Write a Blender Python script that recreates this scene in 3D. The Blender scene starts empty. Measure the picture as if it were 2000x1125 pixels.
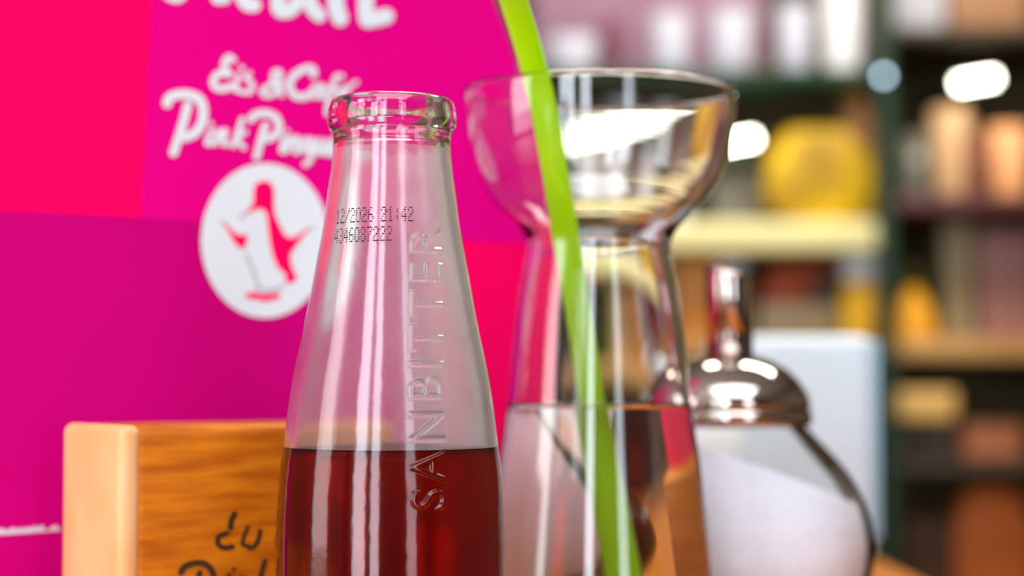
import bpy, bmesh, math, random
import numpy as np
from mathutils import Vector, Matrix
random.seed(7)
S = bpy.context.scene
COL = S.collection
PI = math.pi

# ------------------------------------------------------------------ camera
CAMZ = 0.83; TABLE = 0.75
F = 3700.0
PITCH = math.atan(177.5 / F)
cam = bpy.data.cameras.new('camera'); camo = bpy.data.objects.new('camera', cam); COL.objects.link(camo)
cam.sensor_width = 36; cam.lens = 36 * F / 2000
camo.location = (0, 0, CAMZ); camo.rotation_euler = (PI / 2 + PITCH, 0, 0)
cam.clip_start = 0.01; cam.clip_end = 50
cam.dof.use_dof = True; cam.dof.focus_distance = 0.368; cam.dof.aperture_fstop = 8.9
S.camera = camo
S.view_settings.view_transform = 'Standard'; S.view_settings.look = 'None'
S.view_settings.gamma = 1; S.view_settings.use_curve_mapping = False
S.view_settings.exposure = 0.0
cy = S.cycles
cy.use_denoising = True; cy.sample_clamp_indirect = 6; cy.max_bounces = 20
cy.transmission_bounces = 18; cy.glossy_bounces = 6; cy.transparent_max_bounces = 12; cy.diffuse_bounces = 4
cy.blur_glossy = 0.5
w = bpy.data.worlds.new('world'); S.world = w; w.use_nodes = True
w.node_tree.nodes['Background'].inputs[0].default_value = (0.8, 0.88, 1, 1)
w.node_tree.nodes['Background'].inputs[1].default_value = 0.6

def area(name, loc, rot, sx, sy, power, col=(1, 1, 1)):
    l = bpy.data.lights.new(name, 'AREA'); l.shape = 'RECTANGLE'; l.size = sx; l.size_y = sy
    l.energy = power; l.color = col
    o = bpy.data.objects.new(name, l); COL.objects.link(o); o.location = loc; o.rotation_euler = rot
    return o
# daylight entering the windows behind the camera and on the left of it
WIN = [(-1.2, 0.6), (-0.5, 0.34), (0.95, 0.42)]       # centre x, width
for cx_, ww_ in WIN:
    gain = {-1.2: 1.6, -0.5: 1.4, 0.95: 0.7}[cx_]
    area('window_daylight', (cx_, -1.78, 1.35), (PI / 2, 0, 0), ww_, 1.7, 36 * ww_ * gain, (0.84, 0.9, 1))
area('window_daylight', (-1.98, -0.3, 1.35), (PI / 2, 0, -PI / 2), 0.7, 1.5, 17, (1, 0.96, 0.93))
area('overhead_light', (0.1, -0.75, 2.50), (0, 0, 0), 1.8, 1.2, 42, (0.92, 0.95, 1))  # added overhead fill, makes up for the dimmed windows; has no fixture
area('overhead_light', (0.5, 1.6, 2.52), (0, 0, 0), 1.6, 0.5, 64, (1, 0.9, 0.75))

# ------------------------------------------------------------------ projection helpers
def ray(px, py):
    d = Vector((px - 1000, F, 562.5 - py))
    c, s = math.cos(PITCH), math.sin(PITCH)
    return Vector((d.x, d.y * c - d.z * s, d.y * s + d.z * c))
def P(px, py, Y):
    d = ray(px, py); return Vector((0, 0, CAMZ)) + d * (Y / d.y)
def onplane(px, py, p0, n):
    d = ray(px, py); o = Vector((0, 0, CAMZ)); return o + d * ((p0 - o).dot(n) / d.dot(n))
def Z(py, Y): return P(1000, py, Y).z
def X(px, Y): return P(px, 740, Y).x

# ------------------------------------------------------------------ materials
def lin(c):
    return tuple(((v / 255) / 12.92 if v / 255 <= 0.04045 else ((v / 255 + 0.055) / 1.055) ** 2.4) for v in c)
def mat(name, rgb, rough=0.5, metal=0.0, noise=0.08, scale=60, spec=0.5, emis=None, es=0, trans=0, ior=1.45, stretch=(1, 1, 1), rgb2=None, bump=0.0, coat=0):
    m = bpy.data.materials.new(name); m.use_nodes = True
    nt = m.node_tree; b = nt.nodes['Principled BSDF']
    c = lin(rgb)
    tc = nt.nodes.new('ShaderNodeTexCoord'); mp = nt.nodes.new('ShaderNodeMapping'); mp.inputs['Scale'].default_value = stretch
    nz = nt.nodes.new('ShaderNodeTexNoise'); nz.inputs['Scale'].default_value = scale; nz.inputs['Detail'].default_value = 5
    nt.links.new(tc.outputs['Object'], mp.inputs[0]); nt.links.new(mp.outputs[0], nz.inputs['Vector'])
    cr = nt.nodes.new('ShaderNodeValToRGB')
    c2 = lin(rgb2) if rgb2 else tuple(v * (1 - noise) for v in c)
    cr.color_ramp.elements[0].position = 0.35; cr.color_ramp.elements[1].position = 0.65
    cr.color_ramp.elements[0].color = (*c2, 1); cr.color_ramp.elements[1].color = (*c, 1)
    nt.links.new(nz.outputs['Fac'], cr.inputs[0]); nt.links.new(cr.outputs[0], b.inputs['Base Color'])
    b.inputs['Roughness'].default_value = rough; b.inputs['Metallic'].default_value = metal
    b.inputs['Specular IOR Level'].default_value = spec; b.inputs['IOR'].default_value = ior
    b.inputs['Transmission Weight'].default_value = trans
    b.inputs['Coat Weight'].default_value = coat
    if emis: b.inputs['Emission Color'].default_value = (*emis, 1); b.inputs['Emission Strength'].default_value = es
    if bump:
        bn = nt.nodes.new('ShaderNodeBump'); bn.inputs['Strength'].default_value = bump; bn.inputs['Distance'].default_value = 0.0005
        nt.links.new(nz.outputs['Fac'], bn.inputs['Height']); nt.links.new(bn.outputs[0], b.inputs['Normal'])
    return m
def glass(name, col=(1, 1, 1), ior=1.5, rough=0.0, bump=0.0, bscale=300):
    m = bpy.data.materials.new(name); m.use_nodes = True; nt = m.node_tree; nt.nodes.clear()
    g = nt.nodes.new('ShaderNodeBsdfGlass'); g.inputs['Color'].default_value = (*col, 1)
    g.inputs['IOR'].default_value = ior; g.inputs['Roughness'].default_value = rough
    o = nt.nodes.new('ShaderNodeOutputMaterial'); nt.links.new(g.outputs[0], o.inputs[0])
    if bump:
        tc = nt.nodes.new('ShaderNodeTexCoord'); nz = nt.nodes.new('ShaderNodeTexNoise'); nz.inputs['Scale'].default_value = bscale
        bn = nt.nodes.new('ShaderNodeBump'); bn.inputs['Strength'].default_value = bump; bn.inputs['Distance'].default_value = 0.0005
        nt.links.new(tc.outputs['Object'], nz.inputs['Vector']); nt.links.new(nz.outputs['Fac'], bn.inputs['Height']); nt.links.new(bn.outputs[0], g.inputs['Normal'])
    return m

# ------------------------------------------------------------------ object helpers
def link(name, me, m=None, parent=None, smooth=True):
    o = bpy.data.objects.new(name, me); COL.objects.link(o)
    if m: me.materials.append(m)
    if smooth:
        for p in me.polygons: p.use_smooth = True
    if parent:
        o.parent = parent; o.matrix_parent_inverse = Matrix.Translation(parent.location).inverted()
    return o
def tag(o, label, cat, group=None):
    o['label'] = label; o['category'] = cat
    if group: o['group'] = group
    return o
def thing(name, loc, label, cat, group=None):
    o = bpy.data.objects.new(name, None); COL.objects.link(o); o.location = loc; o.empty_display_size = 0.02
    return tag(o, label, cat, group)
def finish(name, bm, m, parent=None, smooth=False):
    bmesh.ops.recalc_face_normals(bm, faces=bm.faces)
    me = bpy.data.meshes.new(name); bm.to_mesh(me); bm.free()
    return link(name, me, m, parent, smooth)
def box_bm(x0, x1, y0, y1, z0, z1, bev=0.0, seg=2):
    bm = bmesh.new(); bmesh.ops.create_cube(bm, size=1)
    for v in bm.verts:
        v.co = Vector(((x0 + x1) / 2 + v.co.x * (x1 - x0), (y0 + y1) / 2 + v.co.y * (y1 - y0), (z0 + z1) / 2 + v.co.z * (z1 - z0)))
    if bev: bmesh.ops.bevel(bm, geom=bm.edges[:], offset=bev, segments=seg, profile=0.5, affect='EDGES')
    return bm
def box(name, x0, x1, y0, y1, z0, z1, m, parent=None, bev=0.0, seg=2):
    return finish(name, box_bm(x0, x1, y0, y1, z0, z1, bev, seg), m, parent, bev > 0)
def lathe_bm(prof, cx, cy_, n=64, closed=False):
    bm = bmesh.new(); rings = []
    for r, z in prof:
        if r < 1e-6: rings.append([bm.verts.new((cx, cy_, z))])
        else: rings.append([bm.verts.new((cx + r * math.cos(2 * PI * k / n), cy_ + r * math.sin(2 * PI * k / n), z)) for k in range(n)])
    prs = list(zip(rings, rings[1:])) + ([(rings[-1], rings[0])] if closed else [])
    for a, b in prs:
        for k in range(n):
            k2 = (k + 1) % n
            if len(a) == 1 and len(b) == 1: continue
            if len(a) == 1: bm.faces.new((a[0], b[k], b[k2]))
            elif len(b) == 1: bm.faces.new((a[k], b[0], a[k2]))
            else: bm.faces.new((a[k], b[k], b[k2], a[k2]))
    return bm
def lathe(name, prof, cx, cy_, m, parent=None, n=64, closed=False, smooth=True):
    return finish(name, lathe_bm(prof, cx, cy_, n, closed), m, parent, smooth)
def catmull(pts, sub=8):
    pts = [Vector(p) for p in pts]
    if len(pts) < 3: 
        return [pts[0].lerp(pts[-1], t / sub) for t in range(sub + 1)] if len(pts) == 2 else pts
    q = [2 * pts[0] - pts[1]] + pts + [2 * pts[-1] - pts[-2]]; out = []
    for i in range(1, len(q) - 2):
        for t in range(sub):
            u = t / sub; a, b, c, d = q[i - 1], q[i], q[i + 1], q[i + 2]
            out.append(0.5 * ((2 * b) + (c - a) * u + (2 * a - 5 * b + 4 * c - d) * u * u + (3 * b - a - 3 * c + d) * u ** 3))
    out.append(pts[-1]); return out
def tube_bm(path, radii, n=20, cap=True):
    bm = bmesh.new(); rings = []; up = Vector((0, -1, 0))
    for i, p in enumerate(path):
        t = (path[min(i + 1, len(path) - 1)] - path[max(i - 1, 0)]).normalized()
        a = t.cross(up).normalized(); b = t.cross(a).normalized()
        r = radii[i] if isinstance(radii, (list, tuple)) else radii
        rings.append([bm.verts.new(p + (a * math.cos(2 * PI * k / n) + b * math.sin(2 * PI * k / n)) * r) for k in range(n)])
    for A, B in zip(rings, rings[1:]):
        for k in range(n): bm.faces.new((A[k], A[(k + 1) % n], B[(k + 1) % n], B[k]))
    if cap: bm.faces.new(rings[0]); bm.faces.new(rings[-1])
    return bm

# flat print on a plane: strokes and filled shapes given in the plane's own image, kept as thin solid ink
def stroke_polys(pts, wpx, sub=6):
    c = catmull([(x, y, 0) for x, y in pts], sub); polys = []
    r = wpx / 2
    for p in (c if len(c) > 1 else c): polys.append([(p.x + r * math.cos(2 * PI * k / 12), p.y + r * math.sin(2 * PI * k / 12)) for k in range(12)])
    for a, b in zip(c, c[1:]):
        d = (b - a)
        if d.length < 1e-6: continue
        d.normalize(); nx, ny = -d.y * r, d.x * r
        polys.append([(a.x + nx, a.y + ny), (a.x - nx, a.y - ny), (b.x - nx, b.y - ny), (b.x + nx, b.y + ny)])
    return polys
def ink(name, polys, p0, n, off, m, parent, z=(1, 0, 0)):
    """polys in image units of scale z=(k,ox,oy); each lands on the plane p0,n, lifted by off towards the viewer"""
    bm = bmesh.new()
    for i, poly in enumerate(polys):
        vs = [bm.verts.new(onplane(z[1] + x / z[0], z[2] + y / z[0], p0, n) + n * (off + 0.0000004 * i)) for x, y in poly]
        try: f = bm.faces.new(vs)
        except ValueError: continue
        if f.calc_area() > 0: f.normal_update(); 
        if f.normal.dot(n) < 0: f.normal_flip()
    me = bpy.data.meshes.new(name); bm.to_mesh(me); bm.free()
    o = link(name, me, m, parent, False); return o

# ------------------------------------------------------------------ the room
M_wall = mat('dark_olive_plaster', (104, 92, 60), 0.8, scale=3, noise=0.3)
M_wall2 = mat('warm_plaster', (112, 98, 86), 0.85, scale=3)
M_floor = mat('brown_floor_boards', (84, 56, 34), 0.5, scale=4, stretch=(1, 8, 1), noise=0.3)
M_ceil = mat('white_ceiling_paint', (225, 222, 215), 0.9)
def struct(o): o['kind'] = 'structure'; return o
RX0, RX1, RY0, RY1, RZ = -2.0, 2.4, -1.8, 3.0, 2.6
struct(box('floor', RX0, RX1, RY0, RY1, -0.1, 0, M_floor))
struct(box('ceiling', RX0, RX1, RY0, RY1, RZ, RZ + 0.1, M_ceil))
struct(box('wall_back', RX0, RX1, RY1, RY1 + 0.1, 0, RZ, M_wall))
struct(box('wall_right', RX1, RX1 + 0.1, RY0, RY1, 0, RZ, M_wall2))
def wall_with_holes(name, axis, a0, a1, pos, th, holes, z0, z1):
    """holes: (centre, width); the wall is the pieces around them"""
    bm = bmesh.new()
    def add(lo, hi, zl, zh):
        g = box_bm(lo, hi, pos, pos + th, zl, zh) if axis == 'x' else box_bm(pos, pos + th, lo, hi, zl, zh)
        me = bpy.data.meshes.new('t'); g.to_mesh(me); g.free(); bm.from_mesh(me); bpy.data.meshes.remove(me)
    e = a0
    for c, wd in holes:
        add(e, c - wd / 2, 0, RZ); add(c - wd / 2, c + wd / 2, 0, z0); add(c - wd / 2, c + wd / 2, z1, RZ); e = c + wd / 2
    add(e, a1, 0, RZ)
    return struct(finish(name, bm, M_wall2))
wall_with_holes('wall_front', 'x', RX0, RX1, RY0 - 0.1, 0.1, WIN, 0.5, 2.2)
wall_with_holes('wall_left', 'y', RY0, RY1, RX0 - 0.1, 0.1, [(-0.3, 0.7)], 0.6, 2.1)
M_frame = mat('white_window_paint', (230, 230, 228), 0.4)
for i, (c, wd) in enumerate(WIN):
    bm = bmesh.new()
    for a in ((c - wd / 2, c - wd / 2 + .03, .5, 2.2), (c + wd / 2 - .03, c + wd / 2, .5, 2.2), (c - wd / 2, c + wd / 2, .5, .54), (c - wd / 2, c + wd / 2, 2.16, 2.2)):
        g = box_bm(a[0], a[1], RY0 - .07, RY0 - .02, a[2], a[3]); me = bpy.data.meshes.new('t'); g.to_mesh(me); g.free(); bm.from_mesh(me); bpy.data.meshes.remove(me)
    struct(finish('window_%d' % (i + 1), bm, M_frame))

# ------------------------------------------------------------------ café table
M_table = mat('honey_wood_table', (214, 130, 26), 0.35, scale=30, stretch=(1, 12, 1), rgb2=(180, 98, 14), coat=0.2)
M_iron = mat('black_iron', (25, 24, 24), 0.5, metal=0.6)
tb = thing('cafe_table', (-.21, 0.52, 0), 'honey brown wooden table top under the bottle and the glass', 'table')
box('table_top', -0.6, 0.167, 0.12, 0.935, TABLE - 0.03, TABLE, M_table, tb, 0.004)
lathe('pedestal', [(0, .03), (.04, .03), (.035, .1), (.035, .70), (.12, .72), (0, .72)], -.21, .52, M_iron, tb, 32)
lathe('foot_plate', [(0, 0), (.26, 0), (.26, .015), (.05, .03), (0, .03)], -.21, .52, M_iron, tb, 48)

# ------------------------------------------------------------------ pink menu card
MP0 = Vector((0, 0.54, 0)); mdir = Vector((1, 0.72, 0)).normalized(); MN = Vector((mdir.y, -mdir.x, 0))
M_mag = mat('magenta_card_print', (232, 0, 134), 0.45, noise=0.05, scale=8, spec=0.08)
M_dmag = mat('dark_magenta_card_print', (200, 0, 118), 0.45, noise=0.05, scale=8, spec=0.08)
M_red = mat('pink_red_card_print', (255, 0, 98), 0.45, noise=0.03, scale=8, spec=0.08)
M_ink = mat('white_card_print', (226, 233, 240), 0.5, noise=0.02)
M_grey = mat('grey_card_print', (140, 135, 150), 0.5)
M_card = mat('card_edge_paper', (225, 190, 200), 0.7)
mp = onplane(500, 700, MP0, MN)
menu = thing('menu_card', (mp.x, mp.y, TABLE), 'large glossy magenta menu card with white script and penguin emblem, behind the bottle', 'menu')
def plan_bottom(px):            # image y where the card meets the table at image column px
    q = onplane(px, 740, MP0, MN); return 740 + (CAMZ - TABLE) / q.y * F
outline = [(-260, -420), (800, -420), (885, -250), (930, -110), (966, 0), (993, 70), (1018, 150), (1036, 230), (1049, 320), (1056, 420), (1059, 560), (1060, 900), (1060, plan_bottom(1060) - 6), (600, plan_bottom(600) - 4), (200, plan_bottom(200) - 4), (-260, plan_bottom(-260) - 5)]
bm = bmesh.new()
def cardpt(p, off): 
    q = onplane(p[0], p[1], MP0, MN) + MN * off; q.z = max(q.z, TABLE + .0003); return q
fr = [bm.verts.new(cardpt(p, 0)) for p in outline]; bk = [bm.verts.new(cardpt(p, -0.0025)) for p in outline]
bm.faces.new(fr); bm.faces.new(bk[::-1])
for i in range(len(fr)): bm.faces.new((fr[i], fr[(i + 1) % len(fr)], bk[(i + 1) % len(fr)], bk[i]))
finish('card', bm, M_mag, menu)
def pl(name, poly, m, off, z=(1, 0, 0)): return ink(name, [poly], MP0, MN, off, m, menu, z)
def bnd(x): return 411 + 59 * (x / 905.0) ** 1.25 if x > 0 else 411 + 59 * x / 1200
xs = list(range(-260, 881, 60)) + [893]
low = [(x, bnd(x)) for x in xs]
o = pl('dark_colour_field', low + [(893, plan_bottom(893) - 8), (300, plan_bottom(300) - 8), (-260, plan_bottom(-260) - 8)], M_dmag, 0.0001); o['label'] = 'darker magenta lower field of the card'
o = pl('red_colour_square', [(-260, -420), (312, -420), (296, 0), (286, 200), (275, bnd(275)), (0, bnd(0)), (-260, bnd(-260))], M_red, 0.0001); o['label'] = 'bright pink red square at upper left'
o = pl('red_colour_square', [(893, bnd(893)), (1058, bnd(1058) - 3), (1059, 900), (1059, 1040), (893, 1090)], M_red, 0.0001); o['label'] = 'bright red square at lower right'
ell = [(517 + 125 * math.cos(2 * PI * k / 72), 470 + 151 * math.sin(2 * PI * k / 72)) for k in range(72)]
em = pl('emblem', ell, M_ink, 0.0002); em['label'] = 'white oval emblem with red penguin'
Z3 = (3.41, 380, 310)
body = [(395, 230), (400, 185), (430, 158), (470, 152), (505, 170), (520, 215), (518, 300), (525, 370), (560, 450), (590, 510), (630, 535), (680, 520), (755, 468), (700, 530), (660, 590), (630, 630), (630, 690), (650, 750), (672, 790), (660, 815), (620, 825), (600, 810), (615, 790), (600, 760), (555, 720), (525, 650), (505, 560), (490, 450), (485, 380), (465, 340), (430, 325), (395, 335), (345, 362), (375, 325), (395, 290)]
wing = [(195, 430), (250, 490), (290, 515), (345, 510), (335, 560), (325, 597), (290, 580), (260, 545), (235, 495)]
feet = [(335, 905), (400, 893), (440, 908), (500, 905), (562, 898), (550, 930), (500, 937), (460, 945), (420, 932), (360, 925)]
for pp in (body, wing, feet):
    o = ink('penguin_print', [pp] + stroke_polys(pp + [pp[0]], 13, 1), MP0, MN, 0.0003, M_red, em, Z3)
gl = []
for s_ in ([(345, 640), (385, 740), (425, 870)], [(425, 865), (500, 882), (590, 845)], [(345, 362), (300, 395)], [(195, 430), (175, 420)], [(755, 468), (790, 460)]): gl += stroke_polys(s_, 12)
o = ink('penguin_outline', gl, MP0, MN, 0.00025, M_grey, em, Z3)
Z2 = (3.41, 300, 0)
eis = [(46, [(525, 398), (495, 385), (470, 425), (480, 475), (505, 492)]), (46, [(500, 494), (435, 490), (395, 535), (410, 582), (465, 592), (515, 575)]),
       (32, [(565, 500), (540, 590), (565, 605)]), (34, [(583, 452), (584, 454)]), (32, [(635, 490), (612, 520), (655, 560), (640, 612), (580, 612)]),
       (34, [(850, 632), (795, 545), (800, 482), (838, 482), (830, 535), (722, 600), (742, 636), (800, 625), (852, 565)]),
       (48, [(1062, 500), (1055, 462), (1005, 460), (930, 505), (900, 570), (930, 632), (990, 648), (1045, 625)]),
       (32, [(1115, 572), (1065, 580), (1052, 635), (1090, 638), (1122, 575), (1115, 640), (1140, 650)]),
       (34, [(1248, 510), (1212, 515), (1182, 600), (1150, 740), (1168, 762)]), (26, [(1140, 592), (1230, 604)]),
       (30, [(1235, 650), (1288, 620), (1272, 585), (1235, 615), (1235, 668), (1292, 682)]), (26, [(1305, 575), (1345, 548)])]
pink = [(62, [(88, 690), (102, 652), (160, 630), (240, 632), (305, 665), (330, 740), (315, 830), (268, 890), (205, 915)]), (56, [(225, 700), (200, 800), (162, 920), (130, 1018)]),
        (34, [(385, 868), (352, 950), (378, 958)]), (30, [(378, 825), (379, 826)]), (34, [(430, 872), (408, 958), (448, 885), (478, 875), (462, 955), (488, 960)]),
        (36, [(588, 795), (528, 972)]), (32, [(608, 880), (555, 920), (598, 985)]),
        (50, [(645, 795), (675, 765), (740, 755), (805, 778), (832, 830), (822, 888), (770, 920), (730, 925)]), (46, [(742, 835), (712, 930), (682, 1045)]),
        (34, [(870, 912), (848, 1000), (868, 1008)]), (28, [(885, 875), (886, 876)]), (32, [(905, 920), (888, 1002), (925, 928), (955, 925), (940, 1010), (960, 1012)]),
        (36, [(1045, 935), (1000, 935), (985, 985), (1020, 1005), (1052, 935), (1040, 1060), (1005, 1095)]), (34, [(1098, 935), (1082, 1008), (1112, 1015), (1148, 940), (1140, 1018), (1160, 1020)]),
        (34, [(1190, 945), (1172, 1030)]), (30, [(1205, 905), (1206, 906)]), (34, [(1225, 950), (1210, 1035), (1250, 960), (1280, 960), (1265, 1045)])]
top = [(90, [(165, -60), (120, -90), (95, -50), (150, -22), (190, -50)]), (98, [(460, -240), (430, -16)]), (80, [(560, -130), (455, -75), (470, -10)]), (92, [(590, -230), (575, -60), (615, 25), (668, 36)]), (60, [(520, -150), (680, -160)]),
       (96, [(940, -120), (850, -90), (825, 10), (840, 72), (915, 62), (985, -30), (1010, -100)]), (96, [(1010, -90), (1045, 40), (1098, 102)]),
       (108, [(1205, -120), (1212, 40), (1238, 122)]), (104, [(1415, -280), (1410, 95), (1450, 128), (1545, 108)])]
for nm, lst in (('shop_name_lettering', eis), ('shop_name_lettering', pink), ('headline_lettering', top)):
    pol = []
    for wd, st in lst: pol += stroke_polys(st, wd)
    ink(nm, pol, MP0, MN, 0.0002 if nm != 'headline_lettering' else 0.00022, M_ink, menu, Z2)
pol = []; x = -150
while x < 118:                     # tiny web address line, too small to read
    h = random.choice([4, 5, 7]); b = 1040 - x * 0.075
    pol += stroke_polys([(x, b + 3), (x + 2, b - h), (x + 5, b + 3)], 3.2, 3) if random.random() > .2 else stroke_polys([(x + 2, b + 2), (x + 3, b + 3)], 4, 2)
    x += random.choice([6, 7, 8])
ink('address_line', pol, MP0, MN, 0.0002, M_ink, menu)

sa = onplane(800, 740, MP0, MN); sb = onplane(1066, 740, MP0, MN)
bm = box_bm(0, (sb - sa).length, -0.010, 0.010, 0, 0.044, 0.002, 3)
st_ = finish('stand', bm, mat('amber_stand_wood', (216, 132, 22), 0.45, scale=50, stretch=(1, 1, 9), rgb2=(196, 108, 12)), menu, True)
st_.data.transform(Matrix(((mdir.x, -mdir.y, 0, sa.x), (mdir.y, mdir.x, 0, sa.y), (0, 0, 1, TABLE), (0, 0, 0, 1)))); st_['label'] = 'wooden foot that holds the card upright'
blackm = mat('black_ribbed_plastic', (14, 13, 16), 0.6, spec=.15, scale=120, stretch=(6, 1, 0.2), noise=.5)
bb = box('card_reader', -.085, 0.0125, .79, .85, TABLE + .0003, TABLE + .1, blackm, None, .004)
bb.data.transform(Matrix.Translation((.036, -.82, -TABLE))); bb.location = (-.036, .82, TABLE); tag(bb, 'black box standing behind the menu card, seen only through the drink in the waisted glass', 'box')

# ------------------------------------------------------------------ wooden block
M_oak = mat('amber_oak', (202, 114, 10), 0.5, spec=.25, scale=55, stretch=(1, 1, 9), rgb2=(168, 82, 3), bump=0.3)
M_maple = mat('pale_maple', (230, 178, 126), 0.5, scale=40, stretch=(3, 1, 1), rgb2=(222, 158, 100), bump=0.2)
M_burn = mat('burnt_lettering', (58, 34, 8), 0.7)
th = math.radians(35); corner = P(243, 832, 0.405); bu = Vector((math.cos(th), math.sin(th), 0)); bv = Vector((-math.sin(th), math.cos(th), 0))
BT = corner.z; T_ = 0.0325; L_ = 0.069; BNf = Vector((bu.y, -bu.x, 0))
blk = thing('wooden_block', (corner.x + .5 * (bu.x * L_ + bv.x * T_), corner.y + .5 * (bu.y * L_ + bv.y * T_), TABLE), 'amber wooden block with burnt script lettering and pale end, left of the bottle', 'wood block')
def obox(name, u0, u1, v0, v1, z0, z1, m, bev):
    bm = box_bm(u0, u1, v0, v1, z0, z1, bev, 4)
    o = finish(name, bm, m, None, True)
    o.data.transform(Matrix(((bu.x, bv.x, 0, corner.x), (bu.y, bv.y, 0, corner.y), (0, 0, 1, 0), (0, 0, 0, 1))))
    o.parent = blk; o.matrix_parent_inverse = Matrix.Translation(blk.location).inverted(); return o
obox('block_body', 0.0020, L_, 0, T_, TABLE, BT, M_oak, 0.0028)
o = obox('end_panel', -0.0010, 0.0042, -0.0002, T_ + .0002, TABLE, BT + .0001, M_maple, 0.0021); o['label'] = 'pale end panel'
fp0 = Vector((corner.x, corner.y, 0)); Z5 = (6.82, 330, 960)
bl = [(95, [(868, 300), (825, 380), (815, 480)]), (80, [(760, 555), (655, 600), (645, 690), (720, 748), (840, 735)]), (60, [(1045, 470), (990, 600), (975, 705), (1050, 720)]), (72, [(1205, 520), (1190, 620), (1130, 725), (1060, 750)]),
      (90, [(1560, 560), (1470, 560), (1440, 640), (1480, 720), (1600, 730), (1680, 600)]),
      (95, [(150, 1075), (220, 985), (390, 945), (510, 990), (580, 1100), (575, 1280), (470, 1390), (330, 1420)]), (90, [(400, 1080), (340, 1300), (250, 1600)]),
      (70, [(790, 1110), (730, 1300), (790, 1350)]), (70, [(960, 1140), (900, 1350), (1010, 1160), (1050, 1350)]), (75, [(1265, 920), (1200, 1150), (1120, 1400)]), (60, [(1330, 1180), (1200, 1260), (1300, 1400)]),
      (60, [(850, 1030), (852, 1032)])]
pol = []
for wd, st in bl: pol += stroke_polys(st, wd * .8)
o = ink('burnt_lettering', pol, fp0, BNf, 0.0002, M_burn, blk, Z5)

# ------------------------------------------------------------------ bitter bottle
BX, BY = X(764, 0.385), 0.385
k = 0.385 / F
def zb(py): return P(764, py, BY).z
wid = [(198, 118), (206, 122), (220, 125.5), (240, 126), (254, 122), (262, 116.5), (280, 115.3), (302, 116), (330, 118.5), (373, 124.5), (444, 134), (515, 147), (560, 155), (644, 171), (748, 192.5), (852, 206.5), (956, 218), (1060, 221.5), (1125, 221.5), (1250, 220), (1400, 216)]
zz = [zb(y) for y, _ in wid]; rr = [v * k for _, v in wid]
zz += [TABLE + 0.009, TABLE + 0.003]; rr += [0.0222, 0.0206]
zarr = np.array(zz[::-1]); rarr = np.array(rr[::-1])
def pchip(xs_, ys_, xq):
    h = np.diff(xs_); d = np.diff(ys_) / h; m = np.zeros(len(xs_))
    for i in range(1, len(xs_) - 1):
        if d[i - 1] * d[i] > 0: w1 = 2 * h[i] + h[i - 1]; w2 = h[i] + 2 * h[i - 1]; m[i] = (w1 + w2) / (w1 / d[i - 1] + w2 / d[i])
    m[0] = d[0]; m[-1] = d[-1]
    i = np.clip(np.searchsorted(xs_, xq) - 1, 0, len(h) - 1); t = (xq - xs_[i]) / h[i]
    return (2*t**3-3*t**2+1)*ys_[i] + (t**3-2*t**2+t)*h[i]*m[i] + (-2*t**3+3*t**2)*ys_[i+1] + (t**3-t**2)*h[i]*m[i+1]
# smooth the body profile a little (below the lip) so that no facet bands show
def rout(z): return pchip(zarr, rarr, z)
zlet0, zlet1 = zb(992), zb(446)
# text mask
cu = bpy.data.curves.new('t', 'FONT'); cu.body = 'SANBITTER'; cu.size = 1; cu.offset = 0.008; cu.resolution_u = 5; cu.space_character = 1.3
to = bpy.data.objects.new('t', cu); COL.objects.link(to)
bpy.context.view_layer.update()
me = bpy.data.meshes.new_from_object(to.evaluated_get(bpy.context.evaluated_depsgraph_get()))
bm = bmesh.new(); bm.from_mesh(me); bmesh.ops.remove_doubles(bm, verts=bm.verts, dist=1e-5)
segs = np.array([[e.verts[0].co.x, e.verts[0].co.y, e.verts[1].co.x, e.verts[1].co.y] for e in bm.edges if len(e.link_faces) == 1])
bm.free(); bpy.data.objects.remove(to); bpy.data.meshes.remove(me)
mnx, mxx = segs[:, [0, 2]].min(), segs[:, [0, 2]].max(); mny, mxy = segs[:, [1, 3]].min(), segs[:, [1, 3]].max()
TL = zb(455) - zb(980); THt = 0.0072
segs[:, [0, 2]] = (segs[:, [0, 2]] - mnx) / (mxx - mnx) * TL + zb(980)
segs[:, [1, 3]] = ((segs[:, [1, 3]] - mny) / (mxy - mny) - 0.5) * THt
def relief(zq, uq):     # zq along the bottle, uq across (left = top of letters)
    out = np.zeros(zq.shape)
    px_, py_ = zq.ravel(), (-uq).ravel()
    A = segs[:, 0:2]; B = segs[:, 2:4]; D = B - A; L2 = (D ** 2).sum(1) + 1e-18
    dist = np.full(px_.shape, 1e9); inside = np.zeros(px_.shape, bool)
    for a, b, d, l2 in zip(A, B, D, L2):
        t = np.clip(((px_ - a[0]) * d[0] + (py_ - a[1]) * d[1]) / l2, 0, 1)
        dd = np.hypot(px_ - a[0] - t * d[0], py_ - a[1] - t * d[1]); dist = np.minimum(dist, dd)
        c = ((a[1] > py_) != (b[1] > py_))
        if a[1] != b[1]: xi = a[0] + (py_ - a[1]) / (b[1] - a[1]) * d[0]; inside ^= c & (px_ < xi)
    s = np.where(inside, dist, -dist)
    t = np.clip((s + 0.0003) / 0.0006, 0, 1)
    return (t * t * (3 - 2 * t) * 0.00050).reshape(zq.shape)
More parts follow.
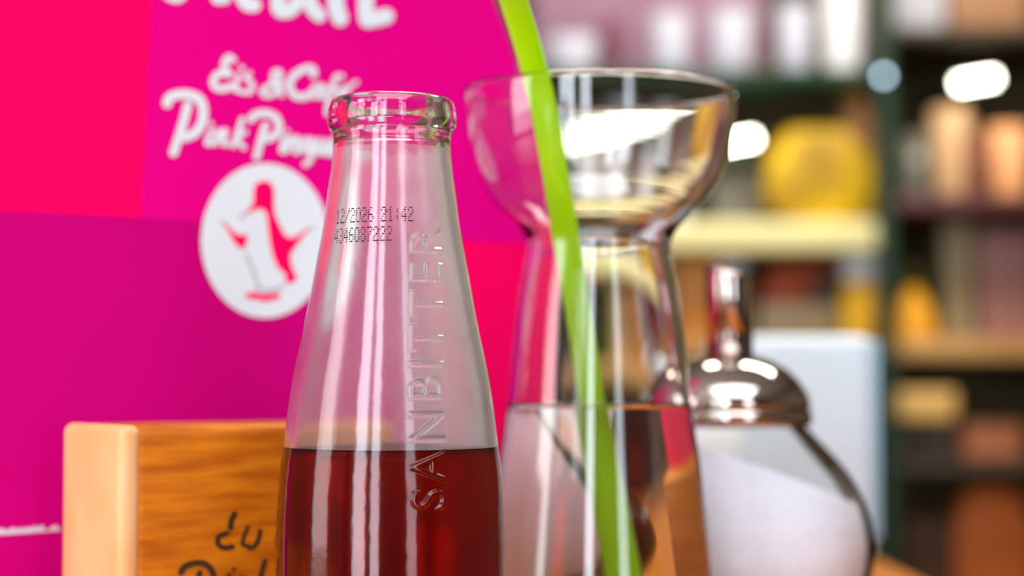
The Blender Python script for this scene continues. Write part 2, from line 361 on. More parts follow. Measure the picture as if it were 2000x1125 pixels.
# column angles: phi measured from the viewer-facing direction, positive to the right
phi_c = lambda z: np.interp(z, [zb(950), zb(750), zb(480)], [math.radians(22.5), math.radians(23.5), math.radians(32)])
coarse_a = np.linspace(math.radians(52), math.radians(360 + 2), 300)
fine = np.linspace(math.radians(2), math.radians(52), 150)
phis = np.concatenate([fine, coarse_a[1:-1]])
z_out = np.concatenate([np.linspace(TABLE + 0.003, zlet0, 60)[:-1], np.linspace(zlet0, zlet1, 430), np.linspace(zlet1, zb(300), 40)[1:], np.linspace(zb(300), zb(198), 44)[1:]])
ro = rout(z_out)
ZG, PG = np.meshgrid(z_out, phis, indexing='ij')
U = (PG - phi_c(ZG)) * ro[:, None]
U = np.where(PG > math.radians(53), 1.0, U)
msk = (ZG > zlet0 - .001) & (ZG < zlet1 + .001) & (np.abs(U) < THt / 2 + 0.0008)
H = np.zeros(ZG.shape); H[msk] = relief(ZG[msk], U[msk])
R = ro[:, None] + H
# rim cap and inner wall
wt = lambda z: np.interp(z, [TABLE, TABLE + .02, zb(280), zb(240), zb(198)], [0.003, 0.002, 0.0019, 0.0034, 0.0038])
z_in = np.concatenate([np.linspace(zb(200), zb(300), 16), np.linspace(zb(300), TABLE + 0.012, 60)[1:]])
ri = rout(z_in) - wt(z_in)
rows_r = [R[i] for i in range(len(z_out))]; rows_z = list(z_out)
zt = z_out[-1]; r_out_top = ro[-1]; r_in_top = ri[0]
for t in (0.15, 0.35, 0.6, 0.85):
    rows_r.append(np.full(len(phis), r_out_top + (r_in_top - r_out_top) * t)); rows_z.append(zt + 0.0006 * math.sin(PI * t))
for r, z in zip(ri, z_in): rows_r.append(np.full(len(phis), r)); rows_z.append(z)
zbot_in = z_in[-1]
for f_, dz in ((0.9, -.0025), (0.7, -.004), (0.4, -.0035), (0.1, -.003)): rows_r.append(np.full(len(phis), ri[-1] * f_)); rows_z.append(zbot_in + dz)
bot = [(0.02, -0.001 + .0), (0.014, 0.0008), (0.002, 0.003)]
Rm = np.array(rows_r); Zm = np.repeat(np.array(rows_z)[:, None], len(phis), 1)
PH = np.repeat(phis[None, :], len(Rm), 0)
Rb = np.array([[0.0004] * len(phis), [0.013] * len(phis), [0.0185] * len(phis)]); Zb = np.array([[TABLE + .004] * len(phis), [TABLE + .003] * len(phis), [TABLE + .0002] * len(phis)])
Rm = np.vstack([Rb, Rm]); Zm = np.vstack([Zb, Zm]); PH = np.vstack([PH[:3], PH])
VX = BX + Rm * np.sin(PH); VY = BY - Rm * np.cos(PH)
verts = np.stack([VX, VY, Zm], -1).reshape(-1, 3)
nr, nc = Rm.shape
I, J = np.meshgrid(np.arange(nr - 1), np.arange(nc), indexing='ij'); J2 = (J + 1) % nc
F_ = np.stack([I * nc + J, I * nc + J2, (I + 1) * nc + J2, (I + 1) * nc + J], -1)
Hf = np.zeros((nr, nc)); Hf[3:3 + len(z_out)] = H
is_let = (np.maximum.reduce([Hf[:-1], Hf[1:], np.roll(Hf, -1, 1)[:-1], np.roll(Hf, -1, 1)[1:]]) > 1e-6)
inner_row = 3 + len(z_out) + 4
bottle = thing('bitter_bottle', (BX, BY, TABLE), 'small open glass bottle with embossed lettering, half full of red bitter drink', 'bottle')
M_lip = glass('clear_lip_glass', (0.97, 0.985, 0.975), 1.5)
M_bglass = glass('misted_bottle_glass', (0.97, 0.985, 0.975), 1.5, 0.09, 0.05, 420)
# inner wall above the drink: fogged by fine droplets
def foggy():
    m = bpy.data.materials.new('fogged_inner_glass'); m.use_nodes = True; nt = m.node_tree; nt.nodes.clear()
    o = nt.nodes.new('ShaderNodeOutputMaterial')
    g = nt.nodes.new('ShaderNodeBsdfGlass'); g.inputs['IOR'].default_value = 1.5; g.inputs['Roughness'].default_value = 0.12
    tr = nt.nodes.new('ShaderNodeBsdfTranslucent'); tr.inputs[0].default_value = (0.93, 0.95, 1, 1)
    di = nt.nodes.new('ShaderNodeBsdfDiffuse'); di.inputs[0].default_value = (0.9, 0.93, 0.97, 1)
    a = nt.nodes.new('ShaderNodeMixShader'); a.inputs[0].default_value = 0.55
    nt.links.new(tr.outputs[0], a.inputs[1]); nt.links.new(di.outputs[0], a.inputs[2])
    tc = nt.nodes.new('ShaderNodeTexCoord'); nz = nt.nodes.new('ShaderNodeTexNoise'); nz.inputs['Scale'].default_value = 70; nz.inputs['Detail'].default_value = 6
    nt.links.new(tc.outputs['Object'], nz.inputs['Vector'])
    mr = nt.nodes.new('ShaderNodeMapRange'); mr.inputs[1].default_value = 0.3; mr.inputs[2].default_value = 0.7; mr.inputs[3].default_value = 0.07; mr.inputs[4].default_value = 0.22
    sx = nt.nodes.new('ShaderNodeSeparateXYZ'); nt.links.new(tc.outputs['Object'], sx.inputs[0])
    m2 = nt.nodes.new('ShaderNodeMapRange'); m2.interpolation_type = 'SMOOTHSTEP'; m2.inputs[1].default_value = BX - .002; m2.inputs[2].default_value = BX + .012; m2.inputs[3].default_value = 0; m2.inputs[4].default_value = 0.34
    nt.links.new(sx.outputs['X'], m2.inputs[0]); ad = nt.nodes.new('ShaderNodeMath'); ad.operation = 'ADD'; nt.links.new(mr.outputs[0], ad.inputs[0]); nt.links.new(m2.outputs[0], ad.inputs[1])
    nt.links.new(nz.outputs['Fac'], mr.inputs[0])
    mx = nt.nodes.new('ShaderNodeMixShader'); nt.links.new(ad.outputs[0], mx.inputs[0])
    nt.links.new(g.outputs[0], mx.inputs[1]); nt.links.new(a.outputs[0], mx.inputs[2]); nt.links.new(mx.outputs[0], o.inputs[0])
    return m
M_fog = foggy()
LIQ = zb(882)
def submesh(name, sel, m, parent, m2=None, sel2=None):
    fs = F_[sel]; used, inv = np.unique(fs, return_inverse=True)
    me = bpy.data.meshes.new(name); me.from_pydata(verts[used].tolist(), [], inv.reshape(fs.shape).tolist()); me.update()
    o = link(name, me, m, parent)
    if m2 is not None:
        me.materials.append(m2); s2 = sel2[sel]
        me.polygons.foreach_set('material_index', s2.astype(np.int32))
    return o
rowmid = np.repeat(np.arange(nr - 1)[:, None], nc, 1)
lipsel = (Zm[:-1] > zb(264)) & (rowmid > 3)
fogsel = (rowmid >= inner_row + 14) & (Zm[:-1] > LIQ) 
gb = submesh('glass_body', ~is_let, M_bglass, bottle, M_fog, fogsel * 1 + (lipsel & ~fogsel) * 2); gb.data.materials.append(M_lip)
o = submesh('embossed_lettering', is_let, M_bglass, bottle); o['label'] = 'raised glass lettering SANBITTER running up the bottle'
# liquid
M_bitter = glass('red_bitter_liquid', (0.58, 0.0004, 0.010), 1.34)
zl = np.linspace(LIQ, zbot_in + .0005, 40); pr = [(0, LIQ), (float((rout(np.array([LIQ])) - wt(LIQ))[0]) - 0.0012, LIQ)]
pr.append((float((rout(np.array([LIQ])) - wt(LIQ))[0]) - 0.0003, LIQ + .0003))
for i_, z in enumerate(zl): pr.append((float((rout(np.array([z])) - wt(z))[0]) + 0.00025, float(z) + (0.0009 if i_ == 0 else 0)))
pr += [(ri[-1] * .9 + .0002, zbot_in - .0028), (ri[-1] * .7, zbot_in - .0043), (0, zbot_in - .0034)]
o = lathe('red_drink', pr, BX, BY, M_bitter, bottle, 384); o['label'] = 'dark red bitter drink filling the lower half'
# dot-matrix date code
FONT = {'0': '01110100011000110001100011000101110', '1': '00100011000010000100001000010001110', '2': '01110100010000100110010001000011111', '3': '01110100010000100110000011000101110',
        '4': '00010001100101010010111110001000010', '6': '00110010001000011110100011000101110', '7': '11111000010001000100010000100001000', '8': '01110100011000101110100011000101110',
        '/': '00001000010001000100010001000010000', ':': '00000001000010000000001000010000000', ' ': '0' * 35}
M_dot = mat('black_ink_dots', (12, 10, 16), 0.6)
bm = bmesh.new()
def dots(text, s0, pitch, ytop, rows_step, slope):
    for ci, ch in enumerate(text):
        g = FONT[ch]
        for q in range(35):
            if g[q] == '1':
                cx_, ry = q % 5, q // 5
                s = s0 + ci * pitch + cx_ * 2.05; y = ytop + ry * rows_step - slope * (s - s0)
                z = zb(y); r = float(rout(np.array([z]))[0]); ph = s * k / r
                c = Vector((BX + (r + .00004) * math.sin(ph), BY - (r + .00004) * math.cos(ph), z))
                tx = Vector((math.cos(ph), math.sin(ph), 0)); 
                up = (Vector((BX, BY, 0)) - Vector((c.x, c.y, 0))).normalized() * 0.19 + Vector((0, 0, 1)); up.normalize()
                rad = 1.5 * k * random.uniform(.85, 1.15)
                bm.faces.new([bm.verts.new(c + tx * rad * math.cos(a * PI / 4) + up * rad * math.sin(a * PI / 4)) for a in range(8)])
dots('12/2026 21:42', -112, 12.7, 418, 4.25, 0.012)
dots('4346087222', -114, 12.7, 456, 4.25, 0.02)
me = bpy.data.meshes.new('date_code'); bm.to_mesh(me); bm.free(); o = link('date_code', me, M_dot, bottle, False); o['label'] = 'black dotted date code printed on the neck'

# ------------------------------------------------------------------ drinking glass
GX, GY = X(1170, 0.46), 0.46; kg = 0.46 / F
def zg(py): return P(1170, py, GY).z
gw = [(182, 268), (200, 269), (235, 266), (263, 262), (304, 255), (345, 240), (386, 214), (427, 175), (447, 155), (462, 145), (478, 141), (500, 144), (560, 155), (650, 167), (790, 180), (950, 203), (1125, 224), (1280, 240), (1340, 242), (1368, 234), (1380, 222)]
gz = np.array([zg(y) for y, _ in gw])[::-1]; gr = (np.array([v for _, v in gw]) * kg)[::-1]
zs = np.linspace(gz[0], gz[-1], 150); ro_ = pchip(gz, gr, zs)
gi = np.interp(zs, [TABLE, TABLE + .01, zg(790), zg(478), zg(300), zg(182)], [.0035, .0022, .0016, .0022, .0015, .0012])
prof = [(0, TABLE + .0025), (0.018, TABLE + .002), (0.024, TABLE + .0002)] + [(float(r), float(z)) for r, z in zip(ro_, zs)]
prof += [(float(ro_[-1]) - .0003, float(zs[-1]) + .0005), (float(ro_[-1]) - .0009, float(zs[-1]) + .0005)]
inn = [(float(r - g_), float(z)) for r, g_, z in zip(ro_, gi, zs) if z > TABLE + .011][::-1]
prof += inn + [(inn[-1][0] * .9, TABLE + .008), (inn[-1][0] * .5, TABLE + .0065), (0, TABLE + .006)]
M_gl = glass('clear_drinking_glass', (0.985, 0.99, 0.99), 1.5)
dg = thing('cocktail_glass', (GX, GY, TABLE), 'clear waisted glass with round bowl top and clear drink, right of the bottle', 'glass')
lathe('glass_bowl', prof, GX, GY, M_gl, dg, 384)
WZ = zg(795)
rin = lambda z: float(pchip(gz, gr, np.array([z]))[0] - np.interp(z, [TABLE, TABLE + .01, zg(790), zg(478)], [.0035, .0022, .0016, .0022]))
pr = [(0, WZ), (rin(WZ) - .0016, WZ), (rin(WZ) - .0005, WZ + .0004), (rin(WZ) + .0002, WZ + .001)] + [(rin(z) + .0002, float(z)) for z in np.linspace(WZ - .0005, TABLE + .011, 40)] + [(inn[-1][0] * .9, TABLE + .0078), (inn[-1][0] * .5, TABLE + .0063), (0, TABLE + .0058)]
o = lathe('clear_drink', pr, GX, GY, glass('clear_water', (0.99, 0.99, 0.985), 1.333), dg, 384)

# straw
def straw_mat():
    m = bpy.data.materials.new('lime_green_plastic'); m.use_nodes = True; nt = m.node_tree; b = nt.nodes['Principled BSDF']
    b.inputs['Base Color'].default_value = (*lin((200, 250, 0)), 1); b.inputs['Roughness'].default_value = 0.3
    tr = nt.nodes.new('ShaderNodeBsdfTranslucent'); tr.inputs[0].default_value = (*lin((215, 255, 10)), 1)
    mx = nt.nodes.new('ShaderNodeMixShader'); mx.inputs[0].default_value = 0.5
    nt.links.new(b.outputs[0], mx.inputs[1]); nt.links.new(tr.outputs[0], mx.inputs[2]); nt.links.new(mx.outputs[0], nt.nodes['Material Output'].inputs[0])
    return m
sp = [P(945, -230, .380), P(974, -100, .398), P(1003, 0, .419), P(1028, 80, .432), P(1047, 150, .4405), P(1064, 220, .4435), P(1110, 480, .452), P(1158, 800, .462), P(1203, 1125, .468), P(1224, 1290, .471)]
path = catmull(sp, 10)
bm = tube_bm(path, 0.0031, 48, False)
o = finish('drinking_straw', bm, straw_mat(), None, True)
tag(o, 'lime green plastic drinking straw standing in the waisted glass', 'straw')

# ------------------------------------------------------------------ sugar dispenser
SX, SY = X(1425, 0.53), 0.53; ks = 0.53 / F
def zsd(py): return P(1425, py, SY).z
M_chrome = mat('polished_chrome', (196, 184, 178), 0.07, metal=1.0, noise=0.02)
def thin_glass(name):
    m = bpy.data.materials.new(name); m.use_nodes = True; nt = m.node_tree; nt.nodes.clear()
    o = nt.nodes.new('ShaderNodeOutputMaterial'); fr_ = nt.nodes.new('ShaderNodeLayerWeight'); fr_.inputs[0].default_value = 0.07
    t = nt.nodes.new('ShaderNodeBsdfTransparent'); t.inputs[0].default_value = (.97, .98, .98, 1); g = nt.nodes.new('ShaderNodeBsdfGlossy'); g.inputs['Roughness'].default_value = 0.02
    mx = nt.nodes.new('ShaderNodeMixShader'); nt.links.new(fr_.outputs['Fresnel'], mx.inputs[0]); nt.links.new(t.outputs[0], mx.inputs[1]); nt.links.new(g.outputs[0], mx.inputs[2]); nt.links.new(mx.outputs[0], o.inputs[0])
    return m
M_sgl = thin_glass('dispenser_glass')
M_sugar = mat('white_sugar', (222, 220, 230), 0.9, scale=900, noise=0.12, bump=0.4)
sd = thing('sugar_dispenser', (SX, SY, TABLE), 'round glass sugar dispenser with chrome dome lid and spout, right of the glass', 'dispenser')
sp_ = [(0, zsd(523)), (30 * ks, zsd(526)), (42 * ks, zsd(538)), (47 * ks, zsd(565)), (46 * ks, zsd(680)), (46 * ks, zsd(698))]
bm = lathe_bm([(0, zsd(534)), (38 * ks, zsd(534)), (44 * ks, zsd(536)), (47 * ks, zsd(545)), (46 * ks, zsd(700)), (0, zsd(700))], SX, SY, 48)
for v in bm.verts:
    if v.co.z > zsd(560): v.co.z += (SX - v.co.x + 0.002) * 0.25
finish('spout', bm, M_chrome, sd, True)
lathe('spout_opening', [(0, zsd(531)), (30 * ks, zsd(531)), (30 * ks, zsd(533)), (0, zsd(533))], SX, SY, M_iron, sd, 32)
dome = [(46, 694), (60, 697), (85, 706), (112, 722), (135, 745), (150, 768), (156, 788), (156, 797)]
lathe('lid', [(0, zsd(694))] + [(r * ks, zsd(y)) for r, y in dome] + [(150 * ks, zsd(799)), (0, zsd(799))], SX, SY, M_chrome, sd, 96)
lathe('screw_ring', [(150 * ks, zsd(799)), (158 * ks, zsd(802)), (159 * ks, zsd(815)), (157 * ks, zsd(830)), (140 * ks, zsd(833)), (140 * ks, zsd(799))], SX, SY, M_chrome, sd, 96, True)
bprof = [(140, 826), (152, 838), (170, 858), (200, 890), (232, 930), (258, 980), (272, 1030), (275, 1070), (268, 1125), (245, 1190), (205, 1245), (170, 1280), (150, 1294)]
bz = np.array([zsd(y) for _, y in bprof])[::-1]; br = np.array([r * ks for r, _ in bprof])[::-1]
bz[0] = TABLE + .0004
zq = np.linspace(bz[0], bz[-1], 60); rq = pchip(bz, br, zq)
pr = [(0, TABLE + .002), (.019, TABLE + .0012)] + [(float(r), float(z)) for r, z in zip(rq, zq)]
ip = [(float(r) - .0022, float(z)) for r, z in zip(rq, zq) if z > TABLE + .006][::-1]
pr += ip + [(0, TABLE + .005)]
lathe('glass_jar', pr, SX, SY, M_sgl, sd, 96)
# sugar heap with sloping top
bm = lathe_bm([(0, TABLE + .0056)] + [(r + .0001, z) for r, z in ip[::-1] if z < zsd(850)], SX, SY, 96)
bm.verts.ensure_lookup_table()
topz = max(v.co.z for v in bm.verts)
c0 = bm.verts.new((SX, SY, topz)); bm.verts.ensure_lookup_table()
rt = [v for v in bm.verts if abs(v.co.z - topz) < 1e-7 and v is not c0]
rt.sort(key=lambda v: math.atan2(v.co.y - SY, v.co.x - SX))
for a, b in zip(rt, rt[1:] + rt[:1]): bm.faces.new((a, b, c0))
pl_ = lambda x, y: zsd(950) - (x - SX) * 0.42 - (y - SY) * .05
bmesh.ops.bisect_plane(bm, geom=bm.verts[:] + bm.edges[:] + bm.faces[:], plane_co=(SX, SY, zsd(900)), plane_no=Vector((0.36, 0.05, 1)).normalized(), clear_outer=True)
bmesh.ops.holes_fill(bm, edges=[e for e in bm.edges if len(e.link_faces) == 1], sides=0)
o = finish('sugar', bm, M_sugar, sd, False); o['label'] = 'white sugar with sloping top'

# ------------------------------------------------------------------ white box behind the dispenser
M_porc0 = mat('white_porcelain', (240, 240, 244), 0.25, noise=.02)
M_white = mat('bluish_white_plastic', (204, 220, 230), 0.4, noise=0.03)
M_blue = mat('pale_blue_plastic', (170, 208, 230), 0.4, noise=0.03)
wb = thing('napkin_holder', (X(1565, .85), .86, TABLE), 'pale bluish white upright box with rounded corners behind the sugar dispenser', 'napkin holder')
box('holder_body', X(1405, .83), X(1712, .83), .83, .90, TABLE, Z(655, .83), M_white, wb, 0.006, 4)
box('side_panel', X(1712, .83) - .0005, X(1712, .83) + .0025, .836, .894, TABLE + .01, Z(665, .83), M_blue, wb, 0.001)

ccx, ccy = X(1262, .775), .775
cup = thing('white_cup', (ccx, ccy, TABLE), 'white porcelain cup on the table between the waisted glass and the napkin holder', 'cup')
hz = Z(802, .775) - TABLE
lathe('cup_bowl', [(0, TABLE + .0003), (.022, TABLE + .0003), (.028, TABLE + .004), (.036, TABLE + hz * .45), (.039, TABLE + hz), (.0365, TABLE + hz), (.033, TABLE + hz * .45), (.02, TABLE + .008), (0, TABLE + .008)], ccx, ccy, M_porc0, cup, 64)

# ------------------------------------------------------------------ back shelving unit
YF = 2.50; YB = 2.80
M_wood = mat('tan_shelf_wood', (190, 146, 84), 0.6, scale=8, stretch=(1, 6, 6), rgb2=(150, 104, 50))
M_cream = mat('cream_shelf_board', (236, 228, 165), 0.5, scale=8)
M_green = mat('dark_green_metal', (34, 58, 40), 0.4, metal=0.3)
M_dark = mat('dark_brown_wood', (52, 38, 20), 0.6, scale=8)
M_olive = mat('dark_olive_panel', (84, 70, 28), 0.7, scale=5, noise=.4)
M_maroon = mat('dark_maroon_board', (84, 36, 34), 0.5)
M_sglass = mat('green_edged_glass', (60, 96, 74), 0.1, trans=0.4, ior=1.5)
U0, U1 = X(880, YF), X(2240, YF)
unit = thing('shelving_unit', ((U0 + U1) / 2, 2.65, 0), 'tall dark shelving unit with wooden and glass shelves along the back wall', 'shelf')
box('back_panel', U0, U1, YB - .02, YB, 0, 1.75, M_olive, unit)
for px_ in (880, 2240 - 30): box('upright', X(px_, YF), X(px_ + 30, YF), YF, YB - .02, 0, 1.75, M_green, unit, .003)
box('upright', X(1716, YF), X(1746, YF), YF - .02, YF + .03, 0, 1.75, M_green, unit, .003)
def shelf(x0, x1, yt, yb_, m, yf=YF, nm='shelf_board'):
    z1, z0 = Z(yt, yf), Z(yb_, yf); box(nm, X(x0, yf), X(x1, yf), yf, YB - .02, z0, z1, m, unit, .003); return z1
zS1 = shelf(910, 1716, 132, 158, M_sglass, nm='glass_shelf')
zS2 = shelf(910, 1716, 432, 488, M_cream)
zS3a = shelf(910, 1716, 660, 702, M_wood)
zS3b = shelf(1746, 2210, 660, 702, M_wood)
zS2r = shelf(1746, 2210, 380, 412, M_maroon)
zS1r = shelf(1746, 2210, 52, 76, M_dark)
zS4 = shelf(1746, 2210, 902, 926, M_dark)
zS4l = shelf(910, 1716, 902, 926, M_dark)
zS5 = shelf(910, 2210, 1200, 1230, M_dark)

def tumbler(name, px_, wpx, ytop, zbase, Y, m, label, cat, group=None, taper=.85):
    zbase += .0006
    x = X(px_, Y); r = wpx / 2 * Y / F; zt_ = Z(ytop, Y)
    o = lathe(name, [(0, zbase), (r * taper, zbase), (r * taper * 1.02, zbase + .003), (r, zt_), (r * .92, zt_), (r * taper * .9, zbase + .006), (0, zbase + .006)], x, Y, m, None, 40)
    o.data.transform(Matrix.Translation((-x, -Y, -zbase))); o.location = (x, Y, zbase)
    return tag(o, label, cat, group)
M_porc = mat('frosted_white_glass', (186, 188, 204), 0.4, noise=.05)
names = ['second frosted white cup from the left on the top glass shelf', 'third frosted white cup from the left on the top glass shelf', 'fourth frosted white cup from the left on the top glass shelf']
tumbler('cup', 1120, 112, 78, zS1, 2.56, M_porc, 'wide frosted white cup at the left end of the top shelf, beside the straw', 'cup', 'white cups on the top shelf', .7)
for i, (px_, wd, yt) in enumerate([(1312, 80, 28), (1432, 86, 22), (1556, 70, 12)]):
    tumbler('cup', px_, wd, yt, zS1, 2.56, M_porc, names[i], 'cup', 'white cups on the top shelf')
tumbler('jug', 1652, 78, -60, zS1, 2.56, mat('bright_white_glass', (240, 240, 246), .3), 'tall white jug at the right end of the top glass shelf', 'jug', None, .9)
M_mauve = mat('mauve_board', (158, 118, 142), 0.7, scale=6, noise=.2)
def pbox(name, x0, x1, y0, zbase, Y, dep, m, label, cat, group=None, bev=.004):
    zbase += .0006
    o = box(name, X(x0, Y), X(x1, Y), Y, Y + dep, zbase, Z(y0, Y), m, None, bev)
    cx_, cy2 = (X(x0, Y) + X(x1, Y)) / 2, Y + dep / 2
    o.data.transform(Matrix.Translation((-cx_, -cy2, -zbase))); o.location = (cx_, cy2, zbase)
    return tag(o, label, cat, group)
pbox('carton', 1040, 1500, -90, zS1, 2.66, .08, M_mauve, 'long mauve carton behind the white cups on the top shelf', 'carton')
pbox('carton', 1180, 1212, 35, zS1, 2.53, .05, mat('dark_maroon_card', (105, 35, 60), .6), 'narrow dark maroon carton between the first two white cups', 'carton')
pbox('carton', 1700 + 50, 1856, -60, zS1r, 2.54, .1, mat('light_grey_card', (190, 190, 198), .6), 'light grey carton on the uppermost right shelf', 'carton')
pbox('carton', 1866, 2020, -60, zS1r, 2.54, .1, mat('tan_card', (165, 120, 84), .6), 'tan brown carton on the uppermost right shelf', 'carton')

# middle left shelf: yellow bag, grey tin
M_yel = mat('lemon_yellow_plastic', (236, 190, 0), 0.45, noise=.15, scale=12, rgb2=(205, 150, 0))
def bottle_thing(name, px_, wpx, ybody, yneck, ycap, zbase, Y, m, mc, label, cat, group=None, cone=False, capw=None):
    zbase += .0006
    x = X(px_, Y); q = Y / F; r = wpx / 2 * q; capr = (capw or wpx * .5) / 2 * q
    t = thing(name, (x, Y, zbase), label, cat, group)
    if cone: prof_ = [(0, zbase), (r, zbase), (r, zbase + .004), (r * .8, (zbase + Z(yneck, Y)) / 2), (capr * .8, Z(yneck, Y)), (0, Z(yneck, Y))]
    else: prof_ = [(0, zbase), (r * .96, zbase), (r, zbase + .004), (r, Z(ybody, Y)), (r * .75, Z((ybody * .4 + yneck * .6), Y)), (capr * .8, Z(yneck, Y)), (0, Z(yneck, Y))]
    lathe('bottle_body', prof_, x, Y, m, t, 40)
    lathe('cap', [(0, Z(yneck, Y)), (capr, Z(yneck, Y)), (capr, Z(ycap + 6, Y)), (capr * .85, Z(ycap, Y)), (0, Z(ycap, Y))], x, Y, mc, t, 32)
    return t
def sack(name, px_, wpx, ytop, zbase, Y, m, label, cat):
    zbase += .0006
    x = X(px_, Y); q = Y / F; r = wpx / 2 * q; h = Z(ytop, Y) - zbase
    bm = bmesh.new(); bmesh.ops.create_uvsphere(bm, u_segments=32, v_segments=20, radius=1)
    for v in bm.verts:
        a = v.co.copy(); s = lambda t, e: math.copysign(abs(t) ** e, t)
        v.co = Vector((s(a.x, .65) * r * (1 - .12 * a.z), s(a.y, .6) * r * .45, max(0, (a.z + 1) / 2) * h + .004 * math.sin(a.x * 9 + a.y * 5) * (abs(a.z) < .9)))
        if v.co.z < .006: v.co.z = 0.0002
    o = finish(name, bm, m, None, True); o.location = (x, Y, zbase); return tag(o, label, cat)
M_mus = mat('olive_yellow_fabric', (228, 184, 0), 0.6, noise=.3, scale=14, rgb2=(158, 122, 6))
sack('sack', 1602, 216, 250, zS2, 2.557, M_mus, 'plump bright yellow bag on the cream shelf, left of the green post', 'bag')
pbox('tin', 1392, 1492, 318, zS2, 2.60, .06, mat('grey_tin', (140, 134, 118), .4, metal=.2), 'square grey tin beside the yellow bag on the cream shelf', 'tin')
for px_, yt, lb in ((1140, 250, 'left white cup on the cream shelf seen through the glass bowl'), (1222, 225, 'tall middle white cup on the cream shelf seen through the glass bowl'), (1322, 240, 'right white cup on the cream shelf seen through the glass bowl')):
    tumbler('cup', px_, 56, yt, zS2, 2.57, M_porc, lb, 'cup', 'white cups on the cream shelf', .9)
M_peach = mat('peach_glaze', (226, 160, 104), 0.5)
M_capw = mat('white_cap', (224, 232, 240), 0.35)
# bottles hung in front of post: the peach vase stands on the maroon shelf
bottle_thing('vase', 1680, 58, 240, 205, 190, zS2, 2.625, M_peach, mat('amber_glaze', (180, 132, 24), .5), 'slim peach coloured vase beside the green post above the cream shelf', 'vase', capw=40)

# third shelf
pbox('tin', 1322, 1400, 500, zS3a, 2.56, .06, mat('orange_brown_tin', (196, 128, 44), .5), 'orange brown tin below the cream shelf, left of the chrome spout', 'tin')
pbox('tin', 1225, 1312, 515, zS3a, 2.56, .06, mat('tan_tin', (200, 160, 110), .5), 'tan tin seen through the waist of the glass', 'tin')
o = bottle_thing('jar', 1430, 66, 560, 530, 508, zS3a, 2.57, mat('grey_glaze', (150, 150, 150), .4), M_capw, 'pale jar mostly hidden behind the chrome spout', 'jar', capw=60)
sack('sack', 1562, 168, 507, zS3a, 2.62, mat('rust_red_cloth', (190, 84, 44), .7, noise=.3, scale=12), 'rust red bundle lying under the cream shelf', 'bundle')
pbox('tin', 1482, 1640, 596, zS3a, 2.54, .05, mat('grey_olive_tin', (122, 110, 82), .5), 'low grey olive tin in front of the rust red bundle', 'tin')
pbox('box', 1590, 1646, 540, zS3a, 2.56, .05, mat('dark_box_card', (54, 42, 28), .6), 'small dark brown box left of the yellow bottle', 'box')
bottle_thing('lemon_bottle', 1682, 80, 568, 550, 497, zS3a, 2.56, M_yel, M_capw, 'bright yellow bottle with round white cap left of the green post', 'bottle', 'yellow bottles', capw=70)
bottle_thing('lemon_bottle', 1786, 92, 590, 560, 520, zS3b, 2.56, mat('amber_yellow_plastic', (226, 158, 0), .45), mat('olive_cap', (96, 90, 40), .5), 'amber yellow cone shaped bottle with olive cap right of the green post', 'bottle', 'yellow bottles', cone=True, capw=24)
pbox('box', 1846, 1905, 430, zS3b, 2.58, .06, mat('grey_olive_card', (150, 134, 98), .6), 'tall greyish olive box on the wooden shelf, right of the amber bottle', 'box')
pbox('box', 1915, 2030, 446, zS3b, 2.58, .06, mat('mauve_brown_card', (150, 104, 96), .6), 'mauve brown box at the right end of the wooden shelf', 'box')
# right upper shelf: cups
M_tan = mat('tan_paper', (196, 156, 112), .6)
tumbler('paper_cup', 1862, 78, 215, zS2r, 2.56, M_tan, 'tan paper cup on the maroon shelf below the oval lamp', 'cup', None, .8)
tumbler('paper_cup', 1912, 56, 262, zS2r, 2.54, mat('brown_paper', (110, 60, 34), .6), 'dark brown paper cup between the tan and the peach cup', 'cup', None, .8)
tumbler('paper_cup', 1974, 84, 250, zS2r, 2.56, M_peach, 'peach coloured paper cup at the right end of the maroon shelf', 'cup', None, .8)
tumbler('glass_cup', 1790, 60, 265, zS2r, 2.56, mat('smoky_glass', (104, 104, 92), .2), 'small smoky grey cup right of the green post', 'cup', None, .8)
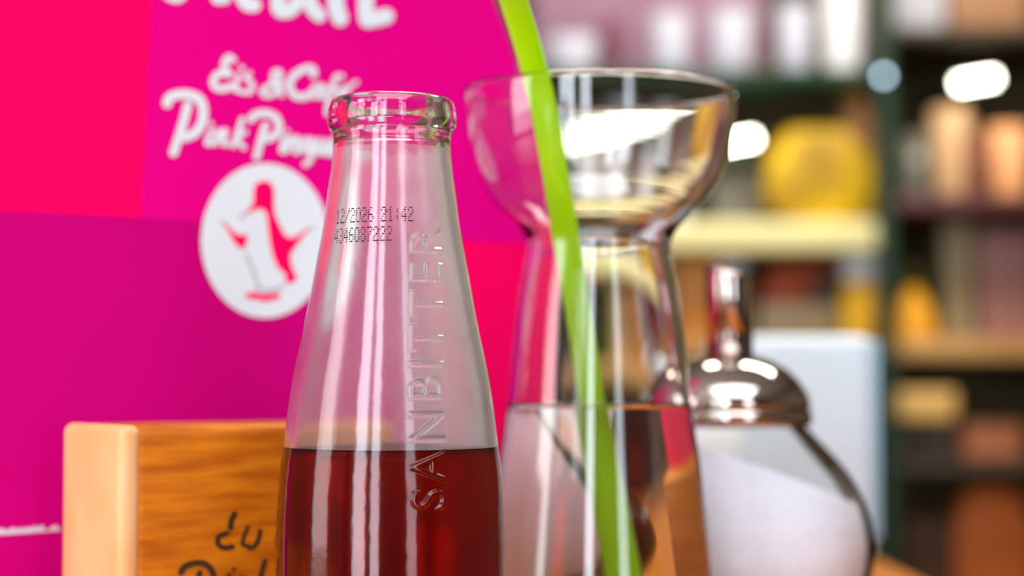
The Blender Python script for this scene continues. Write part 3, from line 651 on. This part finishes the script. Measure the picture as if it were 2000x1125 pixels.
# lower shelves
pbox('wooden_tray', 1722 + 26, 1868, 762, Z(822, 2.52), 2.52, .1, mat('pale_tan_wood', (214, 170, 96), .6), 'pale tan wooden tray lying on two grey pots', 'tray')
zz0 = Z(824, 2.52)
for i, (px_, lb) in enumerate(((1778, 'left dark grey pot under the tan wooden tray'), (1834, 'right dark grey pot under the tan wooden tray'))):
    x = X(px_, 2.57); r = 24 * 2.57 / F
    o = lathe('pot', [(0, 0), (r * .8, 0), (r, .01), (r, Z(822, 2.52) - zS4 - .001), (0, Z(822, 2.52) - zS4 - .001)], 0, 0, mat('grey_pot_glaze', (92, 82, 72), .5), None, 32); o.location = (x, 2.57, zS4 + .0005); tag(o, lb, 'pot', 'pots under the tray')
pbox('box', 1882, 1998, 826, zS4, 2.56, .1, mat('rust_card', (176, 104, 66), .6), 'rust coloured box on the dark lower shelf at right', 'box')
sack('sack', 1935, 170, 945, zS5, 2.60, mat('dark_orange_cloth', (190, 92, 22), .7), 'dark orange cloth bundle on the bottom shelf at right', 'bundle')
pbox('basket', 1760, 1862, 1010, zS5, 2.58, .1, mat('brown_wicker', (92, 56, 26), .7, scale=90, noise=.5), 'brown basket on the bottom shelf', 'basket')

# ------------------------------------------------------------------ lamps
M_lamp = mat('lit_lamp_cover', (255, 250, 225), .5, emis=(1, .95, .8), es=24)
M_led = mat('lit_blue_led', (200, 225, 240), .5, emis=(.55, .75, .9), es=9)
def lamp(x0, x1, yc, Y, hpx, label, slope=0):
    a, b = P(x0, yc + slope, Y), P(x1, yc - slope, Y); r = hpx / 2 * Y / F
    t = thing('shelf_lamp', ((a.x + b.x) / 2, Y, min(a.z, b.z) - r), label, 'lamp', 'lit shelf lamps')
    bm = tube_bm([a, a.lerp(b, .5), b], r, 24); finish('lamp_tube', bm, M_lamp, t, True)
    box('housing', min(a.x, b.x) - .006, max(a.x, b.x) + .006, Y + r * .7, YB - .0205, (a.z + b.z) / 2 - .008, (a.z + b.z) / 2 + .008, M_green, t, .002)
lamp(1872, 1942, 158, 2.52, 17, 'oval lit lamp at far right above the paper cups', 6)
lamp(1075, 1474, 304, 2.52, 16, 'long lit lamp passing behind the bowl of the waisted glass', 34)
a = P(1726, 148, 2.477); bm = bmesh.new(); bmesh.ops.create_uvsphere(bm, u_segments=20, v_segments=12, radius=.0045)
led = finish('indicator_light', bm, M_led, None, True); led.location = a; tag(led, 'tiny pale blue light on the dark green post', 'light')
# ceiling lamp housing
cl = thing('ceiling_lamp', (0.5, 1.6, 2.54), 'flat rectangular ceiling lamp above the table', 'lamp')
box('lamp_frame', -.32, 1.32, 1.33, 1.87, 2.53, 2.6, M_frame, cl, .004)
